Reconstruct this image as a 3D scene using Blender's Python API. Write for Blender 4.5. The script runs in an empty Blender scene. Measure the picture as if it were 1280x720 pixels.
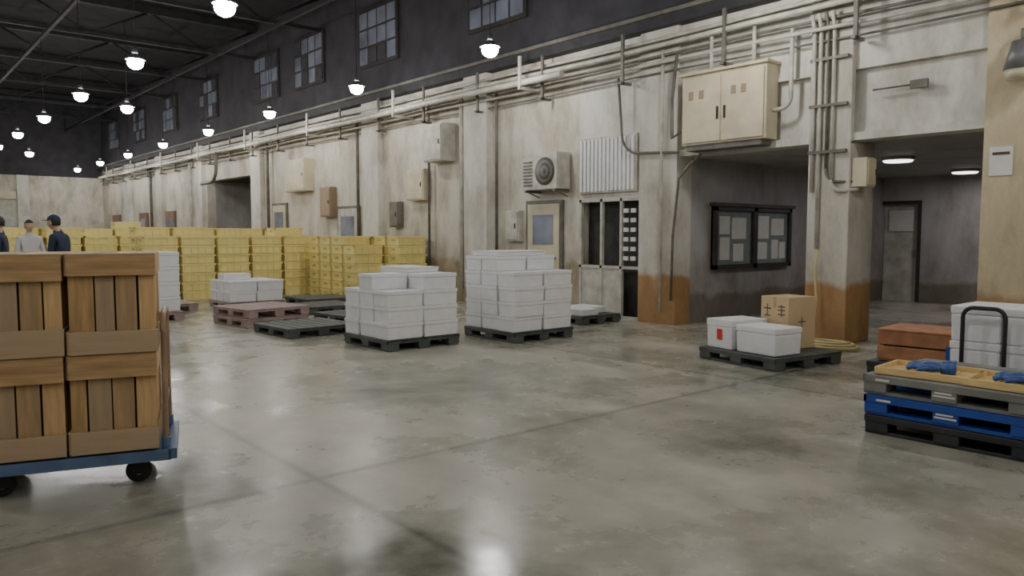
import bpy, bmesh, math, random
from mathutils import Vector, Matrix
random.seed(7)
scene = bpy.context.scene
R = math.radians

# ---------------------------------------------------------------- materials
def _n(nt, t, **kw):
    n = nt.nodes.new(t)
    for k, v in kw.items():
        setattr(n, k, v)
    return n

def base_mat(name):
    m = bpy.data.materials.new(name); m.use_nodes = True
    nt = m.node_tree
    return m, nt, nt.nodes['Principled BSDF']

def mat(name, col, rough=0.6, var=0.15, scale=6.0, metal=0.0, bump=0.0, island=0.0, stretch=None, spec=0.5, alt=None):
    m, nt, b = base_mat(name)
    L = nt.links
    tc = _n(nt, 'ShaderNodeTexCoord')
    mp = _n(nt, 'ShaderNodeMapping')
    if stretch: mp.inputs['Scale'].default_value = stretch
    L.new(tc.outputs['Object'], mp.inputs['Vector'])
    no = _n(nt, 'ShaderNodeTexNoise'); no.inputs['Scale'].default_value = scale; no.inputs['Detail'].default_value = 6
    L.new(mp.outputs[0], no.inputs['Vector'])
    cr = _n(nt, 'ShaderNodeValToRGB')
    cr.color_ramp.elements[0].position = 0.3; cr.color_ramp.elements[1].position = 0.7
    d = [max(0, c*(1-var)) for c in col]; l = [min(1, c*(1+var)) for c in col]
    cr.color_ramp.elements[0].color = (*d, 1); cr.color_ramp.elements[1].color = (*l, 1)
    L.new(no.outputs['Fac'], cr.inputs['Fac'])
    out = cr.outputs['Color']
    if island > 0:
        g = _n(nt, 'ShaderNodeNewGeometry')
        if alt:
            wn = _n(nt, 'ShaderNodeTexWhiteNoise', noise_dimensions='1D'); L.new(g.outputs['Random Per Island'], wn.inputs['W'])
            mx = _n(nt, 'ShaderNodeMix', data_type='RGBA'); L.new(wn.outputs['Value'], mx.inputs['Factor'])
            L.new(out, mx.inputs['A']); mx.inputs['B'].default_value = (*alt, 1); out = mx.outputs['Result']
        mr = _n(nt, 'ShaderNodeMapRange')
        mr.inputs['To Min'].default_value = 1-island; mr.inputs['To Max'].default_value = 1+island
        L.new(g.outputs['Random Per Island'], mr.inputs['Value'])
        hs = _n(nt, 'ShaderNodeHueSaturation')
        L.new(mr.outputs[0], hs.inputs['Value']); L.new(out, hs.inputs['Color'])
        out = hs.outputs['Color']
    L.new(out, b.inputs['Base Color'])
    b.inputs['Roughness'].default_value = rough
    b.inputs['Metallic'].default_value = metal
    b.inputs['Specular IOR Level'].default_value = spec
    if bump > 0:
        bp = _n(nt, 'ShaderNodeBump'); bp.inputs['Strength'].default_value = bump; bp.inputs['Distance'].default_value = 0.01
        L.new(no.outputs['Fac'], bp.inputs['Height']); L.new(bp.outputs[0], b.inputs['Normal'])
    return m

def emis(name, col, s):
    m, nt, b = base_mat(name)
    b.inputs['Base Color'].default_value = (*col, 1)
    b.inputs['Emission Color'].default_value = (*col, 1)
    b.inputs['Emission Strength'].default_value = s
    return m

def wall_mat(name, top, low, split, stain=0.5, grime=(0.46, 0.39, 0.30)):
    """smooth painted concrete: dado colour below `split` metres, rust/damp blotches, dirtier near the floor."""
    m, nt, b = base_mat(name); L = nt.links
    g = _n(nt, 'ShaderNodeNewGeometry')
    sx = _n(nt, 'ShaderNodeSeparateXYZ'); L.new(g.outputs['Position'], sx.inputs[0])
    n1 = _n(nt, 'ShaderNodeTexNoise'); n1.inputs['Scale'].default_value = 2.2; n1.inputs['Detail'].default_value = 9
    L.new(g.outputs['Position'], n1.inputs['Vector'])
    mp = _n(nt, 'ShaderNodeMapping'); mp.inputs['Scale'].default_value = (1.7, 1.7, 0.8)
    L.new(g.outputs['Position'], mp.inputs['Vector'])
    n2 = _n(nt, 'ShaderNodeTexNoise'); n2.inputs['Scale'].default_value = 0.9; n2.inputs['Detail'].default_value = 10; n2.inputs['Roughness'].default_value = 0.7
    L.new(mp.outputs[0], n2.inputs['Vector'])
    hz = _n(nt, 'ShaderNodeMapRange'); hz.inputs['From Min'].default_value = 0; hz.inputs['From Max'].default_value = 1.6
    hz.inputs['To Min'].default_value = 0.13; hz.inputs['To Max'].default_value = 0.0
    L.new(sx.outputs['Z'], hz.inputs['Value'])
    sm = _n(nt, 'ShaderNodeMath', operation='ADD'); L.new(n2.outputs['Fac'], sm.inputs[0]); L.new(hz.outputs[0], sm.inputs[1])
    c2 = _n(nt, 'ShaderNodeValToRGB'); c2.color_ramp.elements[0].position = 0.44; c2.color_ramp.elements[1].position = 0.70
    L.new(sm.outputs[0], c2.inputs['Fac'])
    a = _n(nt, 'ShaderNodeMath', operation='MULTIPLY_ADD'); a.inputs[1].default_value = 0.35; a.inputs[2].default_value = -0.175
    L.new(n1.outputs['Fac'], a.inputs[0])
    ad = _n(nt, 'ShaderNodeMath', operation='ADD'); L.new(sx.outputs['Z'], ad.inputs[0]); L.new(a.outputs[0], ad.inputs[1])
    mr = _n(nt, 'ShaderNodeMapRange'); mr.inputs['From Min'].default_value = split-0.04; mr.inputs['From Max'].default_value = split+0.05
    L.new(ad.outputs[0], mr.inputs['Value'])
    mx = _n(nt, 'ShaderNodeMix', data_type='RGBA'); mx.inputs['A'].default_value = (*low, 1); mx.inputs['B'].default_value = (*top, 1)
    L.new(mr.outputs[0], mx.inputs['Factor'])
    st = _n(nt, 'ShaderNodeMix', data_type='RGBA', blend_type='MULTIPLY')
    mm = _n(nt, 'ShaderNodeMath', operation='MULTIPLY'); mm.inputs[1].default_value = stain
    L.new(c2.outputs['Color'], mm.inputs[0]); L.new(mm.outputs[0], st.inputs['Factor'])
    L.new(mx.outputs['Result'], st.inputs['A']); st.inputs['B'].default_value = (*grime, 1)
    L.new(st.outputs['Result'], b.inputs['Base Color'])
    b.inputs['Roughness'].default_value = 0.6
    bp = _n(nt, 'ShaderNodeBump'); bp.inputs['Strength'].default_value = 0.12; bp.inputs['Distance'].default_value = 0.02
    L.new(n1.outputs['Fac'], bp.inputs['Height']); L.new(bp.outputs[0], b.inputs['Normal'])
    return m

def floor_mat():
    m, nt, b = base_mat('wet_concrete'); L = nt.links
    g = _n(nt, 'ShaderNodeNewGeometry')
    sx = _n(nt, 'ShaderNodeSeparateXYZ'); L.new(g.outputs['Position'], sx.inputs[0])
    def M(op, a, b_=None, c=None):
        n = _n(nt, 'ShaderNodeMath', operation=op)
        for i, v in enumerate((a, b_, c)):
            if v is None: continue
            if isinstance(v, (int, float)): n.inputs[i].default_value = v
            else: L.new(v, n.inputs[i])
        return n.outputs[0]
    nz = _n(nt, 'ShaderNodeTexNoise'); nz.inputs['Scale'].default_value = 0.6; nz.inputs['Detail'].default_value = 10; nz.inputs['Roughness'].default_value = 0.68
    nz.inputs['Distortion'].default_value = 0.25
    L.new(g.outputs['Position'], nz.inputs['Vector'])
    nf = _n(nt, 'ShaderNodeTexNoise'); nf.inputs['Scale'].default_value = 4; nf.inputs['Detail'].default_value = 10; nf.inputs['Roughness'].default_value = 0.65
    L.new(g.outputs['Position'], nf.inputs['Vector'])
    # smears dragged along the aisle
    mp = _n(nt, 'ShaderNodeMapping'); mp.inputs['Scale'].default_value = (2.2, 0.5, 1); mp.inputs['Rotation'].default_value = (0, 0, 0.7)
    L.new(g.outputs['Position'], mp.inputs['Vector'])
    ns = _n(nt, 'ShaderNodeTexNoise'); ns.inputs['Scale'].default_value = 1.0; ns.inputs['Detail'].default_value = 8; ns.inputs['Roughness'].default_value = 0.6
    L.new(mp.outputs[0], ns.inputs['Vector'])
    cr = _n(nt, 'ShaderNodeValToRGB')
    e = cr.color_ramp.elements
    e[0].position = 0.30; e[0].color = (0.17, 0.165, 0.12, 1)
    e[1].position = 0.68; e[1].color = (0.52, 0.49, 0.40, 1)
    k = e.new(0.46); k.color = (0.34, 0.33, 0.265, 1)
    L.new(nz.outputs['Fac'], cr.inputs['Fac'])
    wx = M('FLOOR', M('DIVIDE', M('SUBTRACT', sx.outputs['X'], 2.0), 4.6))
    wy = M('FLOOR', M('DIVIDE', M('SUBTRACT', sx.outputs['Y'], 4.1), 6.0))
    cb = _n(nt, 'ShaderNodeCombineXYZ'); L.new(wx, cb.inputs[0]); L.new(wy, cb.inputs[1])
    wn = _n(nt, 'ShaderNodeTexWhiteNoise'); L.new(cb.outputs[0], wn.inputs['Vector'])
    tone = M('MULTIPLY_ADD', wn.outputs['Value'], 0.30, 0.80)
    jx = M('ABSOLUTE', M('SUBTRACT', M('FRACT', M('ADD', M('DIVIDE', M('SUBTRACT', sx.outputs['X'], 2.0), 4.6), 0.5)), 0.5))
    jy = M('ABSOLUTE', M('SUBTRACT', M('FRACT', M('ADD', M('DIVIDE', M('SUBTRACT', sx.outputs['Y'], 4.1), 6.0), 0.5)), 0.5))
    j = M('MINIMUM', M('MULTIPLY', jx, 4.6), M('MULTIPLY', jy, 6.0))
    jm = _n(nt, 'ShaderNodeMapRange'); jm.inputs['From Min'].default_value = 0.006; jm.inputs['From Max'].default_value = 0.05
    jm.inputs['To Min'].default_value = 0.60; jm.inputs['To Max'].default_value = 1
    L.new(j, jm.inputs['Value'])
    fine = M('MULTIPLY_ADD', nf.outputs['Fac'], 0.8, 0.6)
    sme = M('MULTIPLY_ADD', ns.outputs['Fac'], 0.9, 0.55)
    tot = M('MULTIPLY', M('MULTIPLY', M('MULTIPLY', tone, jm.outputs[0]), fine), sme)
    hs = _n(nt, 'ShaderNodeHueSaturation'); L.new(cr.outputs['Color'], hs.inputs['Color']); L.new(tot, hs.inputs['Value'])
    L.new(hs.outputs['Color'], b.inputs['Base Color'])
    rr = _n(nt, 'ShaderNodeMapRange'); rr.inputs['From Min'].default_value = 0.36; rr.inputs['From Max'].default_value = 0.62
    rr.inputs['To Min'].default_value = 0.14; rr.inputs['To Max'].default_value = 0.40
    L.new(nz.outputs['Fac'], rr.inputs['Value']); L.new(rr.outputs[0], b.inputs['Roughness'])
    bp = _n(nt, 'ShaderNodeBump'); bp.inputs['Strength'].default_value = 0.2; bp.inputs['Distance'].default_value = 0.01
    L.new(nf.outputs['Fac'], bp.inputs['Height']); L.new(bp.outputs[0], b.inputs['Normal'])
    return m

M_FLOOR = floor_mat()
M_WALL = wall_mat('wall_cream_paint', (0.61, 0.58, 0.50), (0.48, 0.42, 0.31), 0.9, 0.9)
M_WALLW = wall_mat('wall_white_paint', (0.66, 0.65, 0.60), (0.53, 0.48, 0.38), 0.4, 0.8)
M_COL = wall_mat('column_paint', (0.60, 0.58, 0.52), (0.45, 0.27, 0.12), 0.76, 0.75)
M_YELW = wall_mat('wall_beige_paint', (0.60, 0.52, 0.35), (0.45, 0.30, 0.16), 0.76, 0.65)
M_GREYW = wall_mat('wall_passage_paint', (0.42, 0.405, 0.40), (0.25, 0.225, 0.19), 0.45, 0.65)
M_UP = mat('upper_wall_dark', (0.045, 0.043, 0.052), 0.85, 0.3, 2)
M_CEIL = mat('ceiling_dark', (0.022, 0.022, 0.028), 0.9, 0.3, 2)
M_BEAM = mat('steel_dark', (0.032, 0.031, 0.036), 0.7, 0.3, 5, 0.1)
M_PIPE = mat('conduit_paint', (0.50, 0.48, 0.42), 0.5, 0.25, 5)
M_PIPED = mat('conduit_dark', (0.14, 0.13, 0.11), 0.5, 0.3, 5)
M_CAB = mat('cabinet_beige', (0.58, 0.52, 0.37), 0.45, 0.15, 3)
M_CABD = mat('cabinet_plate', (0.30, 0.22, 0.14), 0.5, 0.1, 3)
M_BLACK = mat('black_rubber', (0.02, 0.02, 0.02), 0.6, 0.2)
M_DARKF = mat('dark_frame', (0.05, 0.043, 0.04), 0.4, 0.2)
M_PAPER = mat('paper', (0.68, 0.68, 0.65), 0.8, 0.05)
M_BOARD = mat('board_backing', (0.22, 0.27, 0.25), 0.7, 0.15)
M_FOAM = mat('styrofoam', (0.80, 0.81, 0.82), 0.6, 0.04, 8, bump=0.1)
M_WOOD = mat('weathered_wood', (0.64, 0.40, 0.17), 0.7, 0.3, 5, bump=0.3, island=0.42, stretch=(7, 7, 0.7), alt=(0.36, 0.29, 0.20))
M_WOODH = mat('weathered_wood_rail', (0.54, 0.34, 0.16), 0.7, 0.3, 5, bump=0.3, island=0.3, stretch=(0.7, 7, 7), alt=(0.38, 0.29, 0.19))
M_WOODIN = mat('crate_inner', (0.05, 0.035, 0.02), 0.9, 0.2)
M_TRAYW = mat('tray_wood', (0.70, 0.51, 0.23), 0.6, 0.15, 6, island=0.12, stretch=(1, 6, 6))
M_BROWN = mat('brown_crate', (0.38, 0.17, 0.08), 0.6, 0.3, 6, island=0.2)
M_BLUE = mat('blue_plastic', (0.022, 0.07, 0.34), 0.4, 0.15, 4)
M_TBLUE = mat('trolley_blue', (0.10, 0.16, 0.28), 0.45, 0.3, 6)
M_GREY = mat('grey_plastic', (0.20, 0.205, 0.19), 0.55, 0.2, 5)
M_DGREY = mat('dark_plastic', (0.075, 0.085, 0.08), 0.55, 0.25, 5)
M_BLKP = mat('black_plastic', (0.03, 0.032, 0.035), 0.5, 0.25, 5)
M_PINK = mat('faded_red_plastic', (0.36, 0.26, 0.24), 0.6, 0.2, 5)
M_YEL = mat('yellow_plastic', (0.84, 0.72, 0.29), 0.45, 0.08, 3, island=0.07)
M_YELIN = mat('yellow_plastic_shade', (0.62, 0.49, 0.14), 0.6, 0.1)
M_CARD = mat('cardboard', (0.58, 0.44, 0.26), 0.8, 0.08, 4)
M_TAPE = mat('packing_tape', (0.48, 0.33, 0.18), 0.35, 0.05)
M_INK = mat('ink', (0.08, 0.05, 0.04), 0.7, 0.05)
M_RED = mat('red_label', (0.65, 0.05, 0.04), 0.5, 0.05)
M_TAN = mat('handle_tan', (0.33, 0.22, 0.14), 0.5, 0.25, 9)
M_STEEL = mat('galvanised_steel', (0.35, 0.35, 0.36), 0.35, 0.15, 8, 0.8)
M_FISH = mat('blue_gloves', (0.03, 0.08, 0.28), 0.35, 0.3, 12)
M_HOSE = mat('hose_yellow', (0.50, 0.42, 0.2), 0.5, 0.1)
M_DOOR = mat('door_brown', (0.28, 0.14, 0.10), 0.6, 0.2)
M_GLASSD = mat('window_glass_pale', (0.20, 0.22, 0.28), 0.25, 0.35, 1.5)
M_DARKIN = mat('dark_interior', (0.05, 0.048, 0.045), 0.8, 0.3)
M_SHADE = mat('lamp_shade', (0.16, 0.16, 0.16), 0.4, 0.1, 4, 0.2)
M_BULB = emis('lamp_glow', (1.0, 0.99, 0.97), 80)
M_PANEL = emis('ceiling_light_glow', (1.0, 0.97, 0.95), 4)
M_SKIN = mat('skin', (0.55, 0.36, 0.26), 0.5, 0.06)
M_HAIR = mat('hair_black', (0.015, 0.013, 0.012), 0.5, 0.2)
M_NAVY = mat('navy_cloth', (0.02, 0.03, 0.065), 0.8, 0.2)
M_WHITEC = mat('white_cloth', (0.55, 0.55, 0.55), 0.8, 0.08)
M_TROU = mat('dark_trousers', (0.03, 0.03, 0.035), 0.85, 0.2)

# ---------------------------------------------------------------- mesh builder
class MB:
    def __init__(s, name):
        s.name = name; s.bm = bmesh.new(); s.mats = []
    def mi(s, m):
        if m not in s.mats: s.mats.append(m)
        return s.mats.index(m)
    def _setm(s, verts, m, smooth=False):
        i = s.mi(m); fs = set()
        for v in verts:
            for f in v.link_faces: fs.add(f)
        for f in fs: f.material_index = i; f.smooth = smooth
    def box(s, x0, x1, y0, y1, z0, z1, m, taper=0.0, rot=None):
        r = bmesh.ops.create_cube(s.bm, size=1)
        vs = r['verts']
        c = Vector(((x0+x1)/2, (y0+y1)/2, (z0+z1)/2)); sz = Vector((x1-x0, y1-y0, z1-z0))
        for v in vs:
            k = 1 - taper if v.co.z < 0 else 1
            p = Vector((v.co.x*sz.x*k, v.co.y*sz.y*k, v.co.z*sz.z))
            if rot is not None: p = Matrix.Rotation(rot, 3, 'Z') @ p
            v.co = p + c
        s._setm(vs, m); return vs
    def cyl(s, p1, p2, r, m, seg=12, r2=None, smooth=True, cap=True):
        p1 = Vector(p1); p2 = Vector(p2); d = p2-p1
        q = d.to_track_quat('Z', 'Y').to_matrix().to_4x4()
        M_ = Matrix.Translation((p1+p2)/2) @ q
        res = bmesh.ops.create_cone(s.bm, cap_ends=cap, segments=seg, radius1=r, radius2=r if r2 is None else r2, depth=d.length, matrix=M_)
        s._setm(res['verts'], m, smooth)
    def tube(s, pts, r, m, seg=8):
        pts = [Vector(p) for p in pts]
        rings = []
        up = Vector((0, 0, 1))
        for i, p in enumerate(pts):
            t = (pts[min(i+1, len(pts)-1)] - pts[max(i-1, 0)]).normalized()
            a = t.cross(up)
            if a.length < 0.05: a = t.cross(Vector((0, 1, 0)))
            if a.length < 0.05: a = t.cross(Vector((1, 0, 0)))
            a.normalize(); b_ = t.cross(a).normalized()
            if rings:
                pa = s._pa
                a2 = pa - t*pa.dot(t)
                if a2.length > 0.05: a = a2.normalized(); b_ = t.cross(a)
            s._pa = a
            rings.append([s.bm.verts.new(p + (a*math.cos(2*math.pi*k/seg) + b_*math.sin(2*math.pi*k/seg))*r) for k in range(seg)])
        i_ = s.mi(m)
        for A, B in zip(rings, rings[1:]):
            for k in range(seg):
                f = s.bm.faces.new((A[k], A[(k+1) % seg], B[(k+1) % seg], B[k])); f.material_index = i_; f.smooth = True
        for rg in (rings[0], rings[-1]):
            f = s.bm.faces.new(rg); f.material_index = i_
    def sph(s, c, r, m, sc=(1, 1, 1), seg=16, rings=10):
        M_ = Matrix.Translation(Vector(c)) @ Matrix.Diagonal((sc[0], sc[1], sc[2], 1))
        res = bmesh.ops.create_uvsphere(s.bm, u_segments=seg, v_segments=rings, radius=r, matrix=M_)
        s._setm(res['verts'], m, True); return res['verts']
    def done(s, loc=(0, 0, 0), rz=0, bevel=0, parent=None):
        bmesh.ops.recalc_face_normals(s.bm, faces=s.bm.faces)
        me = bpy.data.meshes.new(s.name); s.bm.to_mesh(me); s.bm.free()
        for m in s.mats: me.materials.append(m)
        o = bpy.data.objects.new(s.name, me); scene.collection.objects.link(o)
        o.location = loc; o.rotation_euler = (0, 0, rz)
        if bevel:
            b = o.modifiers.new('bevel', 'BEVEL'); b.width = bevel; b.segments = 2; b.limit_method = 'ANGLE'
        if parent: o.parent = parent
        return o
def inst(o, loc, rz=0):
    n = bpy.data.objects.new(o.name.split('.')[0], o.data); scene.collection.objects.link(n)
    n.location = loc; n.rotation_euler = (0, 0, rz)
    for md in o.modifiers:
        k = n.modifiers.new(md.name, md.type); k.width = md.width; k.segments = md.segments; k.limit_method = md.limit_method
    return n
def arc(c, r, a0, a1, n, plane='xz'):
    out = []
    for i in range(n+1):
        a = a0+(a1-a0)*i/n
        u, v = r*math.cos(a), r*math.sin(a)
        c_ = Vector(c)
        out.append(c_ + (Vector((u, 0, v)) if plane == 'xz' else Vector((0, u, v)) if plane == 'yz' else Vector((u, v, 0))))
    return out

# ---------------------------------------------------------------- room shell
WX = 9.8           # face of the long wall
WT = 4.65          # top of the painted wall
G = 0.004          # contact gap
b = MB('floor'); b.box(-12.3, 17.6, -6.3, 44.3, -0.2, 0, M_FLOOR); b.done()
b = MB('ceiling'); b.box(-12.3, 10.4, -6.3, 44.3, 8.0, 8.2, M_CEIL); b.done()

b = MB('wall_right')
b.box(WX-0.06, WX+0.3, -6, 3.12, 0, WT, M_YELW)
b.box(WX+0.10, WX+0.3, 3.12, 7.37, 2.65, 3.55, M_WALLW)
b.box(WX, WX+0.3, 3.12, 7.37, 3.55, WT, M_WALLW)
b.box(WX-0.02, WX+0.10, 3.12, 7.37, 2.65, 2.75, M_WALLW)
b.box(WX-0.08, WX+0.3, 7.37, 8.12, 0, WT, M_COL)
b.box(WX, WX+0.3, 8.12, 9.55, 2.05, WT, M_WALLW)
b.box(WX, WX+0.3, 9.55, 24.1, 0, WT, M_WALL)
b.box(WX, WX+0.3, 24.1, 28.5, 3.35, WT, M_WALL)
b.box(WX, WX+0.3, 28.5, 44, 0, WT, M_WALL)
for y in (12.0, 16.2, 23.3, 28.6, 33.5, 38.5):
    b.box(WX-0.16, WX, y, y+0.75, 0, WT, M_WALLW)
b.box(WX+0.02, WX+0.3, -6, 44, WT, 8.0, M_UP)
b.done()
b = MB('trim_cornice'); b.box(WX-0.22, WX+0.02, -6, 44, WT, WT+0.16, M_BEAM); b.box(WX-0.28, WX, -6, 44, WT+0.16, WT+0.22, M_PIPED); b.done()
b = MB('concrete_column'); b.box(WX-0.08, WX+0.62, 4.64, 5.21, 0, 2.65, M_COL); b.box(WX-0.08, WX+0.02, 4.64, 5.21, 2.6, WT, M_COL); b.done(bevel=0.015)

b = MB('wall_loading_bay')
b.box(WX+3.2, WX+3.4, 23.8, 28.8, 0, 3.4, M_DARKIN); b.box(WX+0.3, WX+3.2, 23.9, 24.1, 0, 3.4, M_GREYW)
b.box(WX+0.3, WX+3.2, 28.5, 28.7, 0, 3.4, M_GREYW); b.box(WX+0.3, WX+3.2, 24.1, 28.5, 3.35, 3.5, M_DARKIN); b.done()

# passage
b = MB('wall_passage_left'); b.box(WX+0.3, 17.2, 7.37, 7.6, 0, 2.65, M_GREYW); b.done()
b = MB('wall_passage_back')
b.box(17.0, 17.25, -1, 6.55, 0, 2.65, M_GREYW); b.box(17.0, 17.25, 6.55, 7.37, 2.15, 2.65, M_GREYW)
b.done()
b = MB('wall_passage_right'); b.box(WX+0.3, 17.0, -1.2, -1, 0, 2.65, M_GREYW); b.done()
b = MB('ceiling_passage'); b.box(WX+0.3, 17.3, -1.2, 7.6, 2.65, 2.8, M_GREYW); b.done()
b = MB('door_1')
b.box(17.0, 17.06, 6.55, 6.63, 0, 2.15, M_DARKF); b.box(17.0, 17.06, 6.63, 7.36, 2.08, 2.15, M_DARKF)
b.box(17.12, 17.17, 6.64, 7.36, 0, 2.1, M_PIPE); b.box(17.09, 17.12, 6.75, 7.25, 1.5, 1.95, M_PAPER)
b.box(17.08, 17.12, 6.7, 6.74, 0.95, 1.1, M_STEEL)
b.done()
for nm, x, y in (('ceiling_light', 12.5, 5.2), ('ceiling_light', 15.8, 5.35)):
    b = MB(nm); b.cyl((0, 0, -0.05), (0, 0, 0), 0.24, M_PIPE, 24); b.cyl((0, 0, -0.075), (0, 0, -0.05), 0.2, M_PANEL, 24, r2=0.22); b.done((x, y, 2.65))
    l = bpy.data.lights.new('passage_light', 'AREA'); l.shape = 'DISK'; l.size = 0.4; l.energy = 13; l.color = (1, 0.94, 0.97)
    o = bpy.data.objects.new('passage_light', l); o.location = (x, y, 2.56); scene.collection.objects.link(o)

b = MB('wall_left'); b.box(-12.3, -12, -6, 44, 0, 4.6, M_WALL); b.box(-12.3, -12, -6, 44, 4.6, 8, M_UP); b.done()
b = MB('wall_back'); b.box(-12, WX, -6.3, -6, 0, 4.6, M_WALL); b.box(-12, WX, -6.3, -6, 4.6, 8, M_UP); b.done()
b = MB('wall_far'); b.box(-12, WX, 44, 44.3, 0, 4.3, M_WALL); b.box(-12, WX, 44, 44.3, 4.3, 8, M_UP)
for x in range(-10, 9, 4): b.box(x, x+0.5, 43.85, 44, 0, 4.3, M_WALLW)
b.done()
for x in (-5.2, 3.0):
    b = MB('roller_shutter')
    for i in range(24): b.box(x, x+2.9, 43.93, 43.99, i*0.13, i*0.13+0.11, M_PIPE)
    b.box(x-0.1, x+2.95, 43.75, 43.99, 3.12, 3.5, M_CAB)
    b.done()

# roof steel
b = MB('ceiling_trusses')
for k in range(11):
    y = -2.6+4.4*k
    b.box(-12, WX, y-0.1, y+0.1, 7.75, 7.95, M_BEAM); b.box(-12, WX, y-0.06, y+0.06, 6.9, 7.0, M_BEAM)
    n = 14
    for i in range(n):
        x0 = -12+21.8*i/n; x1 = -12+21.8*(i+1)/n
        b.cyl((x0, y, 6.95 if i % 2 else 7.8), (x1, y, 7.8 if i % 2 else 6.95), 0.035, M_BEAM, 6)
for x in (-8, -4, -0.4, 3.95, 8.2):
    b.box(x-0.04, x+0.04, -6, 44, 6.6, 6.68, M_BEAM)
b.done()

wi = 1
for y in (6.5, 11.0, 15.5, 19.2, 22.1, 27.2, 31.6, 36.0, 40.4):
    b = MB('window_%d' % wi); wi += 1
    w, z0, z1 = 1.7, 5.6, 6.9
    b.box(WX-0.03, WX+0.02, y-0.05, y+w+0.05, z0-0.06, z1+0.06, M_DARKF)
    for i in range(4):
        for j in range(3):
            mm = M_GLASSD if random.random() < 0.6 else M_UP
            b.box(WX-0.05, WX-0.03, y+w*i/4+0.03, y+w*(i+1)/4-0.03, z0+(z1-z0)*j/3+0.03, z0+(z1-z0)*(j+1)/3-0.03, mm)
    b.done()

# ---------------------------------------------------------------- pendant lamps
def make_lamp():
    b = MB('pendant_lamp')
    b.cyl((0, 0, 0.22), (0, 0, 2.14), 0.007, M_BEAM, 6)
    b.cyl((0, 0, 0.17), (0, 0, 0.27), 0.045, M_SHADE, 12)
    b.cyl((0, 0, 0.07), (0, 0, 0.18), 0.17, M_SHADE, 20, r2=0.05, cap=False)
    b.sph((0, 0, 0.02), 0.14, M_BULB, (1, 1, 0.85))
    return b
spots = []
for x, ys in ((-0.4, [1.8+4.4*k for k in range(-1, 9)]), (3.95, [10.6+4.4*k for k in range(-3, 7)]), (8.2, [10.1+4.5*k for k in range(-3, 8)]), (5.2, [20.6, 34.6]), (-6, [1.8+8.8*k for k in range(0, 5)])):
    for y in ys: spots.append((x, y))
first = None
ld = bpy.data.lights.new('lamp_light', 'POINT'); ld.energy = 42; ld.shadow_soft_size = 0.10; ld.color = (1.0, 0.965, 0.90)
for x, y in spots:
    if first is None: first = make_lamp().done((x, y, 4.5))
    else: inst(first, (x, y, 4.5))
    o = bpy.data.objects.new('lamp_light', ld); o.location = (x, y, 4.28); scene.collection.objects.link(o)

# ---------------------------------------------------------------- wall services
b = MB('cable_conduits')
def rail(z, x, r, m, y0=-6, y1=43.8):
    pts = []; y = y0
    while y < y1: pts.append((x, y, z+0.015*math.sin(y*0.9+z*5))); y += 1.5
    b.tube(pts, r, m, 8)
rail(4.48, 9.62, 0.03, M_PIPE); rail(4.36, 9.55, 0.04, M_PIPE); rail(4.22, 9.66, 0.022, M_PIPED); rail(4.10, 9.62, 0.028, M_PIPE)
rail(3.96, 9.69, 0.016, M_PIPED)
rail(4.2, 9.3, 0.06, M_PIPE, 9.5)
for k in range(26):
    y = -5+1.9*k
    b.box(9.45, 9.72, y, y+0.05, 3.86, 3.9, M_PIPED); b.box(9.5, 9.54, y, y+0.05, 3.86, WT, M_PIPED)
for k in range(8):
    y = 10.5+4.3*k
    b.box(9.22, 9.26, y, y+0.06, 4.08, WT, M_PIPE); b.box(9.22, 9.8, y, y+0.06, 4.06, 4.11, M_PIPE)
for y, z0, r, m in ((7.62, 0.2, 0.025, M_PIPE), (11.7, 1.0, 0.03, M_PIPED), (12.85, 0.3, 0.045, M_PIPE), (14.05, 0.3, 0.03, M_PIPED), (17.2, 1.0, 0.04, M_PIPED), (22.75, 0.5, 0.05, M_PIPED), (29.9, 0.5, 0.06, M_PIPE), (35, 1, 0.06, M_PIPED)):
    b.tube([(9.66, y, 4.3), (9.66, y, 3.6), (9.66, y, z0)], r, m)
b.tube([(9.3, 26, 4.2), (9.25, 26, 3.9)]+arc((9.25, 26.5, 3.7), 0.5, math.pi, 1.5*math.pi, 6, 'yz')+[(9.3, 27.6, 3.2)], 0.06, M_PIPED)
b.tube([(9.62, 8.5, 4.0)]+arc((9.66, 8.1, 3.1), 0.35, 0, -math.pi*0.5, 5, 'yz')+[(9.66, 7.3, 2.7)], 0.022, M_PIPED)
b.done()

b = MB('column_conduits')
for i, (y, z0, r, m) in enumerate(((5.14, 2.0, 0.026, M_PIPE), (5.05, 1.25, 0.026, M_PIPE), (4.95, 2.3, 0.02, M_PIPED), (4.87, 2.15, 0.026, M_PIPE))):
    b.tube([(9.60, y, 4.3), (9.68, y, 4.1), (9.69, y, 3.2), (9.69, y, z0)], r, m)
for z in (3.7, 3.1, 2.5): b.box(9.66, 9.715, 4.68, 5.19, z, z+0.04, M_PIPED)
b.tube([(9.69, 4.87, 2.15)]+arc((9.69, 4.72, 2.15), 0.15, 0, -math.pi/2, 5, 'yz')+[(9.8, 4.58, 2.02), (9.95, 4.57, 2.08)], 0.026, M_PIPE)
b.tube([(9.69, 4.95, 2.3)]+arc((9.69, 4.77, 2.3), 0.18, 0, -math.pi/2, 5, 'yz')+[(9.8, 4.58, 2.12)], 0.02, M_PIPED)
b.done()
b = MB('junction_box'); b.box(9.76, 10.02, 4.44, 4.635, 2.05, 2.42, M_CAB); b.box(9.78, 10.0, 4.425, 4.44, 2.07, 2.40, M_CAB); b.box(9.97, 9.99, 4.41, 4.43, 2.2, 2.28, M_BLACK); b.done(bevel=0.008)

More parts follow.
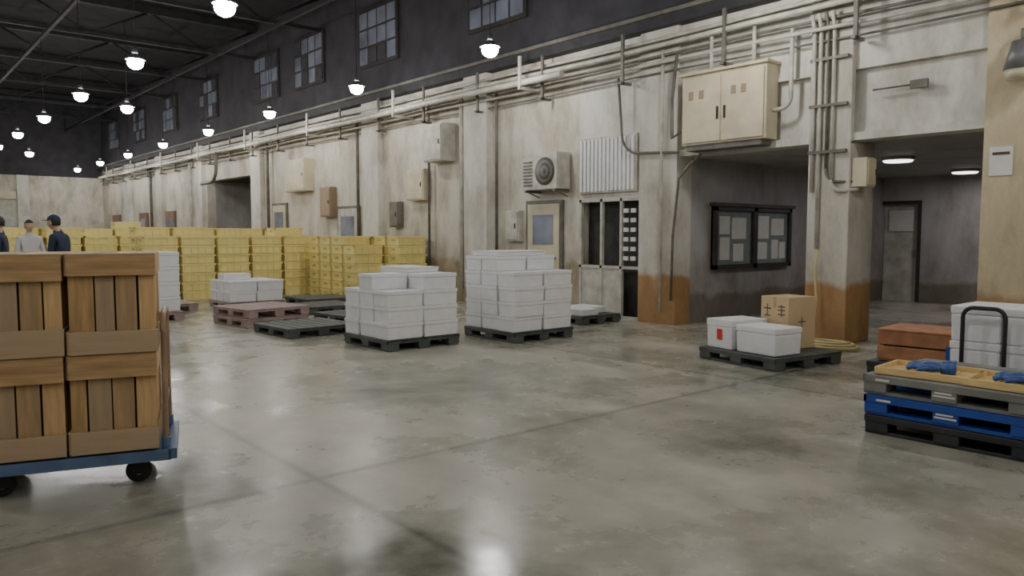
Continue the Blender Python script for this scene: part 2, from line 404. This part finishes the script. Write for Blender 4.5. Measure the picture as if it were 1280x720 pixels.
b = MB('electrical_cabinet')
b.box(9.5, 9.795, 5.72, 7.12, 2.76, 3.78, M_CAB)
b.box(9.47, 9.5, 5.75, 6.40, 2.79, 3.74, M_CAB); b.box(9.47, 9.5, 6.44, 7.09, 2.79, 3.74, M_CAB)
b.box(9.45, 9.795, 5.68, 7.16, 3.78, 3.82, M_CAB); b.box(9.52, 9.77, 5.8, 7.05, 2.68, 2.76, M_PIPED)
for y in (6.02, 6.18, 6.72, 6.9): b.box(9.46, 9.475, y, y+0.08, 3.42, 3.54, M_CABD)
for y in (6.36, 6.48): b.box(9.45, 9.475, y-0.015, y+0.015, 3.1, 3.28, M_BLACK)
b.done(bevel=0.006)
b = MB('cabinet_conduits')
for y in (6.0, 6.7): b.tube([(9.62, y, 3.83), (9.62, y, 4.1), (9.62, y, 4.35)], 0.028, M_PIPE)
b.tube([(9.66, 5.45, 4.2), (9.66, 5.45, 3.4)]+arc((9.66, 5.6, 3.3), 0.15, math.pi, 1.5*math.pi, 4, 'yz')+[(9.66, 5.70, 3.15)], 0.03, M_PIPE)
b.tube([(9.55, 7.17, 3.0), (9.5, 7.3, 2.9), (9.55, 7.35, 3.5), (9.6, 7.3, 4.2)], 0.028, M_PIPED)
b.tube([(9.68, 6.9, 2.64), (9.68, 7.1, 2.5), (9.68, 7.3, 2.3), (9.68, 7.4, 1.4), (9.68, 7.42, 0.4)], 0.02, M_PIPED)
b.done()
b = MB('conduit_switch'); b.box(9.745, 9.797, 3.75, 3.95, 3.2, 3.3, M_PIPED) ; b.tube([(9.77, 3.95, 3.25), (9.77, 4.2, 3.25), (9.77, 4.4, 3.25)], 0.012, M_PIPED); b.box(9.77, 9.899, 3.8, 3.9, 3.22, 3.28, M_PIPED); b.done()

b = MB('notice_board')
x0, x1, z0, z1, y = 10.65, 13.05, 0.86, 1.9, 7.365
b.box(x0, x1, y-0.03, y, z0, z1, M_BOARD)
for a in ((x0, x1, z0, z0+0.07), (x0, x1, z1-0.07, z1), (x0, x0+0.07, z0, z1), (x1-0.07, x1, z0, z1), ((x0+x1)/2-0.06, (x0+x1)/2+0.06, z0, z1)):
    b.box(a[0], a[1], y-0.09, y, a[2], a[3], M_DARKF)
b.box(x0-0.05, x1+0.05, y-0.13, y, z1, z1+0.06, M_DARKF)
for px, pz, w, h in ((0.2, 0.15, 0.28, 0.38), (0.18, 0.58, 0.3, 0.3), (0.55, 0.5, 0.42, 0.36), (0.6, 0.12, 0.3, 0.3), (1.35, 0.5, 0.35, 0.4), (1.35, 0.14, 0.3, 0.3), (1.78, 0.56, 0.42, 0.3), (1.8, 0.14, 0.22, 0.34), (2.06, 0.14, 0.2, 0.3)):
    b.box(x0+px, x0+px+w, y-0.04, y-0.03, z0+pz, z0+pz+h, M_PAPER)
b.done()
b = MB('paper_notice'); b.box(9.725, 9.738, 2.82, 3.05, 2.1, 2.42, M_PAPER); b.box(9.72, 9.725, 2.85, 3.02, 2.33, 2.36, M_INK); b.done()
b = MB('bracket_lamp'); b.cyl((9.52, 2.72, 3.2), (9.52, 2.72, 3.5), 0.17, M_SHADE, 20, r2=0.1); b.cyl((9.52, 2.72, 3.1), (9.52, 2.72, 3.2), 0.13, M_CAB, 20, r2=0.16); b.tube([(9.52, 2.72, 3.5), (9.52, 2.72, 3.62), (9.738, 2.72, 3.66)], 0.02, M_PIPED); b.done()

# booth, louvre, air conditioner etc
b = MB('door_2')
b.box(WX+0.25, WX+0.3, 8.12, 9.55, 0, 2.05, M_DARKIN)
for y in (8.12, 8.55, 9.0, 9.5): b.box(WX, WX+0.06, y, y+0.05, 0, 2.05, M_PIPE)
for z in (0.0, 0.85, 2.0): b.box(WX, WX+0.06, 8.12, 9.55, z, z+0.05, M_PIPE)
b.box(WX+0.02, WX+0.05, 8.6, 9.5, 0.05, 0.85, M_PIPE)
for i in range(2):
    for j in range(6): b.box(WX-0.01, WX+0.02, 8.25+0.16*i, 8.35+0.16*i, 1.0+0.16*j, 1.07+0.16*j, M_PAPER)
b.done()
b = MB('louvre_vent')
b.box(WX-0.05, WX-0.003, 8.2, 9.5, 2.15, 3.1, M_PIPE)
for i in range(14): b.box(WX-0.08, WX-0.05, 8.25+i*0.09, 8.30+i*0.09, 2.18, 3.07, M_FOAM)
b.done()
b = MB('air_conditioner_unit')
b.box(9.42, 9.76, 9.75, 10.65, 2.25, 2.9, M_PIPE)
b.cyl((9.41, 10.05, 2.57), (9.42, 10.05, 2.57), 0.25, M_DARKF, 28)
for i in range(5): b.cyl((9.408-0.0015*i, 10.05, 2.57), (9.41, 10.05, 2.57), 0.25-0.05*i, M_PIPED if i % 2 else M_DARKF, 28)
for i in range(8): b.box(9.405, 9.42, 10.38, 10.62, 2.32+0.06*i, 2.345+0.06*i, M_PIPED)
for y in (9.8, 10.55): b.box(9.42, 9.797, y, y+0.05, 2.2, 2.25, M_PIPED); b.cyl((9.45, y+0.02, 2.22), (9.78, y+0.02, 2.12), 0.012, M_PIPED, 6)
b.done(bevel=0.006)
def wallbox(name, y0, y1, z0, z1, d, m):
    X = WX-0.003
    b = MB(name); b.box(X-d, X, y0, y1, z0, z1, m); b.box(X-d-0.02, X-d, y0+0.03, y1-0.03, z0+0.03, z1-0.03, m)
    b.box(X-d-0.035, X-d-0.02, y0+0.08, y0+0.11, (z0+z1)/2-0.05, (z0+z1)/2+0.05, M_BLACK); b.done(bevel=0.006)
wallbox('meter_box', 19.9, 21.2, 2.65, 3.55, 0.3, M_CAB)
wallbox('ventilation_duct_box', 13.25, 13.95, 3.0, 3.8, 0.35, M_PIPE)
wallbox('fuse_box', 11.05, 11.45, 1.3, 1.9, 0.12, M_PIPE)
wallbox('fuse_box', 14.2, 14.9, 2.2, 2.9, 0.18, M_CAB)
wallbox('fuse_box', 15.3, 15.7, 1.6, 2.2, 0.15, M_PIPED)
wallbox('fuse_box', 18.6, 19.2, 1.9, 2.7, 0.18, M_CABD)
for i, (y, w, h, m) in enumerate(((21.7, 0.9, 2.3, M_CAB), (17.4, 1.0, 2.1, M_PIPE), (32.2, 1.1, 2.3, M_DOOR), (36.0, 1.2, 2.3, M_DOOR), (40.6, 1.3, 2.3, M_DOOR), (10.0, 0.85, 2.0, M_CAB))):
    b = MB('door_%d' % (i+3)); X = WX-0.003
    b.box(X-0.05, X, y-0.07, y+w+0.07, 0.003, h+0.07, M_PIPED); b.box(X-0.07, X-0.05, y, y+w, 0.01, h, m)
    b.box(X-0.08, X-0.07, y+0.15, y+w-0.15, h-0.75, h-0.2, M_GLASSD); b.cyl((X-0.13, y+0.08, 1.0), (X-0.07, y+0.08, 1.0), 0.02, M_STEEL, 8)
    b.done()

# ---------------------------------------------------------------- pallets
def pallet(m, w=1.1, d=1.1, h=0.14, loc=(0, 0, 0), rz=0, mark=False):
    b = MB('plastic_pallet'); x = w/2; y = d/2
    n = 7; sw = w/n
    for i in range(n): b.box(-x+sw*i+0.012, -x+sw*(i+1)-0.012, -y, y, h-0.025, h, m)
    for j in (-1, 0, 1): b.box(-x+0.01, x-0.01, j*(y-0.06)-0.055, j*(y-0.06)+0.055, h-0.045, h-0.02, m)
    for i in (-1, 0, 1):
        for j in (-1, 0, 1):
            b.box(i*(x-0.09)-0.085, i*(x-0.09)+0.085, j*(y-0.085)-0.08, j*(y-0.085)+0.08, 0.02, h-0.03, m)
        b.box(i*(x-0.09)-0.07, i*(x-0.09)+0.07, -y, y, 0, 0.025, m)
    b.box(-x, -x+0.02, -y, y, h-0.05, h-0.001, m); b.box(x-0.02, x, -y, y, h-0.05, h-0.001, m)
    b.box(-x, x, -y, -y+0.02, h-0.05, h-0.001, m); b.box(-x, x, y-0.02, y, h-0.05, h-0.001, m)
    if mark:
        b.box(-x+0.001, -x+0.006, -0.07, 0.07, 0.05, 0.062, M_PAPER); b.box(-x+0.001, -x+0.006, -0.05, 0.06, 0.072, 0.084, M_PAPER)
        b.box(-x-0.002, -x, 0.36, 0.46, h-0.038, h-0.022, M_PAPER)
    return b.done(loc, rz, bevel=0.006)

def foam_boxes(name, boxes, loc, rz=0, labels=()):
    b = MB(name)
    for (x, y, z, w, d, h) in boxes:
        b.box(x-w/2+0.005, x+w/2-0.005, y-d/2+0.005, y+d/2-0.005, z, z+h*0.75, M_FOAM, taper=0.025)
        b.box(x-w/2, x+w/2, y-d/2, y+d/2, z+h*0.765, z+h-0.003, M_FOAM)
        b.box(x-w/2+0.012, x+w/2-0.012, y-d/2+0.012, y+d/2-0.012, z+h*0.7, z+h*0.78, M_FOAM)
    for (x0, x1, y0, y1, z0, z1, m) in labels: b.box(x0, x1, y0, y1, z0, z1, m)
    return b.done((loc[0], loc[1], loc[2]+G), rz, bevel=0.012)
def stack(hts, w=0.54, d=0.36, h=0.2):
    out = []
    for i in range(2):
        for j in range(3):
            for k in range(hts[i][j]):
                out.append(((i-0.5)*w+random.uniform(-.012, .012), (j-1)*d+random.uniform(-.012, .012), k*h, w-0.012, d-0.012, h))
    return out
pallet(M_DGREY, loc=(5.40, 8.52, 0)); foam_boxes('styrofoam_box_stack', stack([[3, 4, 3], [4, 4, 4]]) + [(0.26, 0.2, 0.8, 0.5, 0.7, 0.07)], (5.40, 8.52, 0.14))
pallet(M_DGREY, loc=(7.06, 8.07, 0)); foam_boxes('styrofoam_box_stack', stack([[4, 5, 5], [4, 5, 5]]) + [(0.0, 0.2, 1.0, 0.9, 0.6, 0.07)], (7.06, 8.07, 0.14))
pallet(M_DGREY, 0.9, 0.9, loc=(9.05, 8.75, 0)); foam_boxes('styrofoam_box_stack', [(-0.2, -.1, 0, 0.38, 0.6, 0.1), (.22, .1, 0, 0.38, 0.55, 0.1)], (9.05, 8.75, 0.14))
pallet(M_PINK, 0.8, 0.8, loc=(3.75, 13.7, 0)); foam_boxes('styrofoam_box_stack', [(i*0.37-.185, 0, k*0.25, 0.365, 0.6, 0.25) for i in range(2) for k in range(4)], (3.75, 13.7, 0.14))
pallet(M_PINK, loc=(5.84, 14.9, 0)); foam_boxes('styrofoam_box_stack', stack([[2, 2, 2], [2, 2, 2]]) + [(-0.2, 0.1, 0.4, 0.54, 0.36, 0.12)], (5.84, 14.9, 0.14))
pallet(M_PINK, loc=(4.93, 12.0, 0), rz=0.1); pallet(M_PINK, loc=(4.95, 12.02, 0.14+G), rz=0.14)
pallet(M_DGREY, loc=(4.95, 10.42, 0), rz=0.05)
pallet(M_DGREY, loc=(6.6, 13.1, 0)); pallet(M_DGREY, loc=(7.95, 12.4, 0)); pallet(M_DGREY, loc=(6.35, 11.3, 0), rz=0.1)
pallet(M_PINK, loc=(4.3, 15.3, 0)); pallet(M_DGREY, loc=(7.3, 14.6, 0))

pallet(M_DGREY, loc=(7.85, 4.62, 0), rz=R(-9.7))
def at(cx, cy, rz, lx, ly): return (cx+lx*math.cos(rz)-ly*math.sin(rz), cy+lx*math.sin(rz)+ly*math.cos(rz))
p = at(7.85, 4.62, R(-9.7), -0.20, 0.30)
foam_boxes('styrofoam_box', [(0, 0, 0, 0.56, 0.40, 0.33)], (*p, 0.14), R(-12), labels=[(-0.284, -0.274, -0.05, 0.03, 0.10, 0.22, M_RED)])
p = at(7.85, 4.62, R(-9.7), -0.26, -0.21)
foam_boxes('styrofoam_box', [(0, 0, 0, 0.44, 0.54, 0.30)], (*p, 0.14), R(-9))
b = MB('cardboard_box')
b.box(-0.22, 0.22, -0.2, 0.2, 0, 0.58, M_CARD); b.box(-0.223, 0.223, -0.02, 0.02, 0.46, 0.583, M_TAPE)
b.box(-0.22, -0.004, -0.2, 0.2, 0.58, 0.586, M_CARD); b.box(0.004, 0.22, -0.2, 0.2, 0.58, 0.586, M_CARD)
for (y0, y1, z0, z1) in ((0.05, 0.16, 0.44, 0.455), (0.1, 0.112, 0.36, 0.50), (0.06, 0.15, 0.36, 0.372), (-0.15, -0.05, 0.47, 0.482), (-0.15, -0.05, 0.43, 0.442), (-0.15, -0.05, 0.38, 0.392), (-0.106, -0.094, 0.36, 0.50)):
    b.box(-0.223, -0.22, y0, y1, z0, z1, M_INK)
b.box(-0.06, 0.06, -0.203, -0.2, 0.30, 0.312, M_INK); b.box(-0.006, 0.006, -0.203, -0.2, 0.22, 0.36, M_INK)
p = at(7.85, 4.62, R(-9.7), 0.31, 0.0); b.done((*p, 0.14+G), R(-12), bevel=0.004)

b = MB('water_hose')
pts = [(9.64, 5.0, 1.22), (9.62, 5.02, 1.0), (9.6, 4.98, 0.6), (9.58, 5.0, 0.25), (9.5, 4.95, 0.05)]
for i in range(40):
    a = i*0.45; r = 0.30-0.003*i
    pts.append((9.25+r*math.cos(a)*0.8, 4.6+r*math.sin(a)*1.3, 0.025+0.002*i))
b.tube(pts, 0.018, M_HOSE); b.done()

pallet(M_BLKP, 1.1, 1.1, loc=(8.45, 3.0, 0), rz=0.05)
b = MB('brown_wooden_box')
b.box(-0.33, 0.33, -0.43, 0.43, 0.0, 0.02, M_BROWN)
for s_ in (-1, 1):
    for k in range(2):
        b.box(s_*0.33-0.012, s_*0.33+0.012, -0.43, 0.43, 0.02+k*0.15, 0.155+k*0.15, M_BROWN)
        b.box(-0.33, 0.33, s_*0.43-0.012, s_*0.43+0.012, 0.02+k*0.15, 0.155+k*0.15, M_BROWN)
    for t in (-1, 1): b.box(s_*0.30-0.02, s_*0.30+0.02, t*0.40-0.02, t*0.40+0.02, 0, 0.32, M_BROWN)
for i in range(4): b.box(-0.34+0.17*i+0.004, -0.34+0.17*(i+1)-0.004, -0.44, 0.44, 0.31, 0.33, M_BROWN)
b.box(-0.35, -0.342, -0.38, -0.2, 0.03, 0.2, M_BLUE)
b.done((8.35, 3.05, 0.14+G), 0.08, bevel=0.004)

PX, PY = 6.08, 1.93
pallet(M_BLKP, loc=(PX, PY, 0), rz=0.01); pallet(M_BLUE, loc=(PX-0.01, PY, 0.14+G), rz=0.0, mark=True); pallet(M_GREY, loc=(PX, PY+0.01, 0.28+2*G), rz=-0.015, mark=True)
TZ = 0.42+3*G
def tray(loc, rz):
    b = MB('wooden_fish_tray'); w, d = 0.30, 0.22
    for i in range(4): b.box(-w+0.15*i+0.004, -w+0.15*(i+1)-0.004, -d, d, 0, 0.015, M_TRAYW)
    for s_ in (-1, 1):
        b.box(-w, w, s_*d-0.01, s_*d+0.01, 0, 0.05, M_TRAYW); b.box(s_*w-0.01, s_*w+0.01, -d, d, 0, 0.05, M_TRAYW)
    b.done(loc, rz, bevel=0.003)
def gloves(loc, rz):
    g = MB('rubber_gloves')
    for s_ in (-1, 1):
        g.sph((s_*0.07, 0, 0.03), 0.06, M_FISH, (0.9, 1.5, 0.42))
        for f in range(4): g.tube([(s_*0.07+(f-1.5)*0.026, 0.05, 0.03), (s_*0.07+(f-1.5)*0.03, 0.11, 0.035), (s_*0.07+(f-1.5)*0.034, 0.155-abs(f-1.5)*0.01, 0.022)], 0.013, M_FISH, 8)
        g.tube([(s_*0.07+s_*0.03, 0, 0.03), (s_*0.07+s_*0.075, 0.04, 0.03), (s_*0.07+s_*0.09, 0.075, 0.024)], 0.014, M_FISH, 8)
        g.cyl((s_*0.07, -0.07, 0.03), (s_*0.075, -0.16, 0.03), 0.036, M_FISH, 12, r2=0.045)
    g.done(loc, rz)
tray((PX-0.24, PY+0.22, TZ), 0.06+math.pi/2); gloves((PX-0.24, PY+0.22, TZ+0.03), 0.3)
tray((PX-0.26, PY-0.37, TZ), -0.03+math.pi/2); gloves((PX-0.26, PY-0.35, TZ+0.03), 0.2)

b = MB('platform_cart')
b.box(-0.4, 0.4, -0.6, 0.6, 0.16, 0.2, M_BLKP)
for i in (-0.3, 0.3):
    for j in (-0.48, 0.48):
        b.cyl((i-0.02, j, 0.07), (i+0.02, j, 0.07), 0.07, M_BLACK, 16); b.box(i-0.03, i+0.03, j-0.03, j+0.03, 0.1, 0.16, M_STEEL)
def loop(y0, y1, top):
    r = 0.08; x = -0.37
    pts = [(x, y0, 0.18), (x, y0, 0.5), (x, y0, top-r)] + arc((x, y0+r, top-r), r, math.pi, math.pi/2, 5, 'yz') + arc((x, y1-r, top-r), r, math.pi/2, 0, 5, 'yz') + [(x, y1, 0.5), (x, y1, 0.18)]
    b.tube(pts, 0.018, M_BLACK)
loop(0.16, 0.48, 0.82); loop(-0.4, -0.06, 0.82)
b.done((7.55, 1.92, 0))
foam_boxes('styrofoam_box_stack', [(0, j*0.41, k*0.31, 0.62, 0.40, 0.31) for j in (-1, 0, 1) for k in range(2)], (7.60, 1.93, 0.2))

# ---------------------------------------------------------------- foreground trolley + crates
TC = Vector((0.952, 5.04, 0)); TR = R(-18)
b = MB('platform_trolley')
b.box(-0.5, 0.5, -0.35, 0.35, 0.165, 0.2, M_TBLUE)
b.box(-0.5, 0.5, -0.36, -0.34, 0.15, 0.21, M_TBLUE); b.box(-0.5, 0.5, 0.34, 0.36, 0.15, 0.21, M_TBLUE)
b.box(0.485, 0.53, -0.36, 0.36, 0.155, 0.215, M_TBLUE); b.box(-0.53, -0.485, -0.36, 0.36, 0.155, 0.215, M_TBLUE)
for i in (-0.34, 0.34):
    for j in (-0.2, 0.2):
        b.cyl((i-0.02, j-0.018, 0.07), (i-0.02, j+0.018, 0.07), 0.07, M_BLACK, 20)
        b.cyl((i-0.02, j-0.024, 0.07), (i-0.02, j+0.024, 0.07), 0.028, M_STEEL, 14)
        b.box(i-0.045, i+0.03, j-0.032, j-0.025, 0.05, 0.15, M_BLACK); b.box(i-0.045, i+0.03, j+0.025, j+0.032, 0.05, 0.15, M_BLACK)
        b.box(i-0.05, i+0.05, j-0.045, j+0.045, 0.145, 0.165, M_BLACK)
r = 0.09; x = 0.475; y0, y1, top = -0.29, 0.29, 0.98
b.tube([(x, y0, 0.2), (x, y0, 0.6), (x+0.005, y0, top-r)] + arc((x, y0+r, top-r), r, math.pi, math.pi/2, 6, 'yz') + arc((x, y1-r, top-r), r, math.pi/2, 0, 6, 'yz') + [(x, y1, 0.6), (x, y1, 0.2)], 0.017, M_TAN, 10)
b.tube([(x, y0, 0.45), (x, 0, 0.45), (x, y1, 0.45)], 0.012, M_TAN)
b.cyl((x, y0, 0.2), (x, y0, 0.27), 0.026, M_TBLUE); b.cyl((x, y1, 0.2), (x, y1, 0.27), 0.026, M_TBLUE)
b.done(TC, TR, bevel=0.004)

def crate(seed):
    random.seed(seed)
    b = MB('wooden_crate'); w, d, h = 0.222, 0.32, 0.56
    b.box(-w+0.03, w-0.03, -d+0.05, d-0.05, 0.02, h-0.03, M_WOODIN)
    hb = random.uniform(0.12, 0.15); ht = random.uniform(0.12, 0.15)
    for s_ in (-1, 1):
        b.box(-w, w, s_*d-0.012, s_*d+0.012, 0.0, hb, M_WOODH); b.box(-w, w, s_*d-0.012, s_*d+0.012, h-ht, h, M_WOODH)
        x = -w+0.004
        ws = [0.085, 0.12, 0.115, 0.12] if seed % 2 else [0.13, 0.10, 0.11, 0.09]
        for q in ws:
            x2 = min(x+q-0.006, w-0.004); yo = s_*(d-0.027+random.uniform(-0.006, 0.004))
            b.box(x, x2, yo-0.009, yo+0.009, 0.02, h-0.02, M_WOOD); x = x2+random.uniform(0.006, 0.013)
            if x > w-0.03: break
        b.box(s_*w-0.012, s_*w+0.0, -d+0.013, d-0.013, 0.0, hb, M_WOOD); b.box(s_*w-0.012, s_*w+0.0, -d+0.013, d-0.013, h-ht, h, M_WOOD)
        for i in range(6):
            yy = -d+0.04+i*(2*d-0.08)/6
            b.box(s_*(w-0.02)-0.008, s_*(w-0.02)+0.008, yy, yy+(2*d-0.08)/6-0.008, 0.02, h-0.02, M_WOOD)
    for i in range(4):
        x = -w+i*w/2
        b.box(x+0.003, x+w/2-0.003, -d, d, h-0.02, h, M_WOOD)
    return b
i = 0
for lx in (-0.249, 0.215):
    for k in range(2):
        i += 1
        p = at(TC.x, TC.y, TR, lx+(0.008 if k else 0), -0.012*k)
        crate(i).done((*p, 0.217+0.563*k), TR+R(-0.5 if (i % 2) else 0.5)*(k), bevel=0.003)
random.seed(3)

# ---------------------------------------------------------------- yellow fish crates
def ystack(n):
    b = MB('yellow_fish_crate_stack'); w, d, h = 0.37, 0.25, 0.2
    for k in range(n):
        z = k*h
        if k < n-1:
            b.box(-w+0.02, w-0.02, -d+0.02, d-0.02, z, z+h-0.035, M_YEL, taper=0.03)
            b.box(-w, w, -d, d, z+h-0.045, z+h-0.008, M_YEL)
        else:
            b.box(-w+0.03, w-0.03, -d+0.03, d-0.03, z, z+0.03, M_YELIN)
            for s_ in (-1, 1):
                b.box(-w+0.02, w-0.02, s_*(d-0.03)-0.012, s_*(d-0.03)+0.012, z, z+h-0.02, M_YEL); b.box(s_*(w-0.03)-0.012, s_*(w-0.03)+0.012, -d+0.02, d-0.02, z, z+h-0.02, M_YEL)
                b.box(-w, w, s_*(d-0.02)-0.02, s_*(d-0.02)+0.02, z+h-0.045, z+h-0.008, M_YEL); b.box(s_*(w-0.02)-0.02, s_*(w-0.02)+0.02, -d, d, z+h-0.045, z+h-0.008, M_YEL)
        for s_ in (-1, 1):
            for i in range(-2, 3):
                b.box(i*0.15-0.01, i*0.15+0.01, s_*(d-0.012)-0.012, s_*(d-0.012)+0.012, z+0.01, z+h-0.04, M_YEL)
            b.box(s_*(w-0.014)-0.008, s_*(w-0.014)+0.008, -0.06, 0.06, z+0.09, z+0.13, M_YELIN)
    return b
proto = {}
def ys(n, x, y, rz=0):
    if n not in proto: proto[n] = ystack(n).done((x, y, 0), rz)
    else: inst(proto[n], (x, y, 0), rz)
for j, y in enumerate((17.4, 17.95)):
    for i in range(6):
        ys(random.choice((7, 7, 7, 8 if j else 7)), 4.9+i*0.78, y, random.uniform(-.01, .01))
for i in range(5):
    if i > 0: ys(7 if i > 1 else 6, 8.45, 14.3+i*0.56, random.uniform(-.01, .01))
    ys(7, 9.22, 14.3+i*0.56, random.uniform(-.01, .01))
for j, y in enumerate((20.6, 21.2, 24.4)):
    for i in range(9):
        if 2.9+i*0.78 > 9.3: continue
        ys(random.choice((7, 7, 8)) if not (j == 2 and i == 4) else 9, 2.9+i*0.78, y, random.uniform(-.01, .01))
for i in range(8):
    ys(7, 2.2+i*0.8, 29.0); ys(8, 3+i*0.8, 34.5)

# ---------------------------------------------------------------- people
def person(name, loc, rz, jacket, height=1.72, lean=0.0, arm_fwd=0.15, cap=None, head_drop=0.0, stride=0.0):
    S = height/1.74
    root = bpy.data.objects.new(name, None); scene.collection.objects.link(root); root.location = loc; root.rotation_euler = (0, 0, rz); root.scale = (S, S, S)
    V = []; E = []; Rr = []
    def v(x, y, z, r, par=None):
        V.append((x, y-lean*max(0, z-0.95), z)); Rr.append(r if isinstance(r, tuple) else (r, r))
        if par is not None: E.append((par, len(V)-1))
        return len(V)-1
    pel = v(0, 0, 0.95, (0.155, 0.115)); bel = v(0, 0, 1.10, (0.15, 0.105), pel); ch = v(0, 0, 1.29, (0.175, 0.12), bel)
    nb = v(0, 0.005, 1.43, (0.10, 0.08), ch); nk = v(0, 0.0, 1.52, (0.055, 0.055), nb); v(0, -0.01, 1.57, (0.05, 0.05), nk)
    palms = []
    for s_ in (-1, 1):
        hp = v(s_*0.10, 0, 0.86, (0.092, 0.092), pel); kn = v(s_*0.11, -0.03-s_*stride*0.5, 0.49, (0.062, 0.065), hp)
        an = v(s_*0.115, 0.03-s_*stride, 0.10, (0.045, 0.045), kn); v(s_*0.12, -0.13-s_*stride, 0.045, (0.045, 0.035), an)
        sh = v(s_*0.175, 0, 1.39, (0.068, 0.062), ch); el = v(s_*0.235, 0.02-arm_fwd*0.3, 1.12, (0.048, 0.048), sh)
        wr = v(s_*0.22, -0.06-arm_fwd, 0.93, (0.033, 0.03), el); pm = v(s_*0.215, -0.09-arm_fwd*1.2, 0.86, (0.036, 0.02), wr)
        palms.append((s_, V[pm]))
    me = bpy.data.meshes.new('body'); me.from_pydata(V, E, []); o = bpy.data.objects.new('body_src', me); scene.collection.objects.link(o)
    sk = o.modifiers.new('skin', 'SKIN'); sk.use_smooth_shade = True
    for i, rr in enumerate(Rr): me.skin_vertices[0].data[i].radius = rr; me.skin_vertices[0].data[i].use_root = (i == 0)
    ss = o.modifiers.new('sub', 'SUBSURF'); ss.levels = 2; ss.render_levels = 2
    bpy.context.view_layer.update()
    dg = bpy.context.evaluated_depsgraph_get()
    m2 = bpy.data.meshes.new_from_object(o.evaluated_get(dg)); bpy.data.objects.remove(o)
    m2.materials.clear()
    for m in (jacket, M_TROU, M_SKIN, M_BLACK): m2.materials.append(m)
    for f in m2.polygons:
        c = f.center; f.use_smooth = True
        if c.z > 1.485: f.material_index = 2
        elif c.z < 0.09: f.material_index = 3
        elif c.z < 0.93 and abs(c.x) < 0.19: f.material_index = 1
        elif c.z < 0.93: f.material_index = 2
        else: f.material_index = 0
    bo = bpy.data.objects.new('body', m2); scene.collection.objects.link(bo); bo.parent = root
    for s_, p in palms:
        h = MB('hand'); p = Vector(p)
        for f in range(4):
            q = p + Vector((s_*0.0, (f-1.5)*0.018, -0.03)); ln = (0.07, 0.08, 0.075, 0.058)[f]
            h.tube([q, q+Vector((-s_*0.004, -0.004, -ln*0.5)), q+Vector((-s_*0.02, -0.008, -ln*0.85)), q+Vector((-s_*0.034, -0.008, -ln))], 0.0085, M_SKIN, 8)
        q = p + Vector((0, -0.03, 0.0)); h.tube([q, q+Vector((-s_*0.012, -0.025, -0.02)), q+Vector((-s_*0.02, -0.032, -0.052))], 0.0095, M_SKIN, 8)
        h.done(parent=root)
    hc = Vector((0, -0.02-lean*0.68-head_drop*0.6, 1.635-head_drop*0.3))
    hd = MB('head')
    vs = hd.sph(hc, 0.1, M_SKIN, (0.78, 0.95, 1.17), 24, 18)
    for w in vs:
        if w.co.z < hc.z-0.03:
            t = (hc.z-0.03-w.co.z)/0.09; w.co.x *= 1-0.25*t
            if w.co.y > hc.y: w.co.y = hc.y + (w.co.y-hc.y)*(1-0.35*t)
    for s_ in (-1, 1):
        hd.sph(hc+Vector((s_*0.03, -0.086, 0.004)), 0.011, M_PAPER, seg=10, rings=6); hd.sph(hc+Vector((s_*0.03, -0.095, 0.004)), 0.0055, M_BLACK, seg=8, rings=5)
        hd.box(hc.x+s_*0.03-0.014, hc.x+s_*0.03+0.014, hc.y-0.096, hc.y-0.086, hc.z+0.022, hc.z+0.028, M_HAIR)
        hd.sph(hc+Vector((s_*0.08, 0.005, -0.005)), 0.026, M_SKIN, (0.35, 0.7, 1.1), 10, 8)
    hd.cyl(hc+Vector((0, -0.09, 0.012)), hc+Vector((0, -0.108, -0.024)), 0.006, M_SKIN, 8, r2=0.014)
    hd.box(hc.x-0.022, hc.x+0.022, hc.y-0.093, hc.y-0.083, hc.z-0.055, hc.z-0.048, M_DOOR)
    hd.done(parent=root)
    hr = MB('hair' if not cap else 'hair_and_cap')
    vs = hr.sph(hc+Vector((0, 0.012, 0.014)), 0.108, M_HAIR, (0.80, 0.95, 1.12), 24, 18)
    dele = [w for w in vs if (w.co.y < hc.y-0.01 and w.co.z < hc.z+0.05) or w.co.z < hc.z-0.06]
    bmesh.ops.delete(hr.bm, geom=dele, context='VERTS')
    if cap:
        vs = hr.sph(hc+Vector((0, 0.008, 0.03)), 0.113, cap, (0.82, 0.98, 1.0), 24, 18)
        dele = [w for w in vs if w.co.z < hc.z+0.035]; bmesh.ops.delete(hr.bm, geom=dele, context='VERTS')
        hr.box(-0.06, 0.06, hc.y-0.17, hc.y-0.06, hc.z+0.04, hc.z+0.05, cap)
    hr.done(parent=root)
    c = MB('collar'); c.cyl((0, -lean*0.52, 1.45), (0, -lean*0.57-0.004, 1.50), 0.075, jacket, 20, r2=0.064, cap=False); c.done(parent=root)
    return root
face_left = math.atan2(0.652, -0.758) + math.pi/2
person('worker', (2.66, 14.80, 0), face_left, M_NAVY, 1.75, lean=0.16, arm_fwd=0.25, cap=M_NAVY, head_drop=0.04)
person('worker', (2.55, 17.4, 0), face_left+math.pi*0.75, M_WHITEC, 1.70, lean=0.03)
person('worker', (1.87, 15.45, 0), face_left+0.4, M_NAVY, 1.73, lean=0.06, stride=0.1)

# ---------------------------------------------------------------- world, camera
w = bpy.data.worlds.new('World'); scene.world = w; w.use_nodes = True
w.node_tree.nodes['Background'].inputs[0].default_value = (0.05, 0.05, 0.06, 1); w.node_tree.nodes['Background'].inputs[1].default_value = 0.3
cd = bpy.data.cameras.new('camera'); cd.sensor_width = 36; cd.lens = 26.72; cd.clip_end = 200
co = bpy.data.objects.new('camera', cd); co.location = (0, 0, 1.45); co.rotation_euler = (R(90-4.09), 0, R(-40.7)); scene.collection.objects.link(co)
scene.camera = co
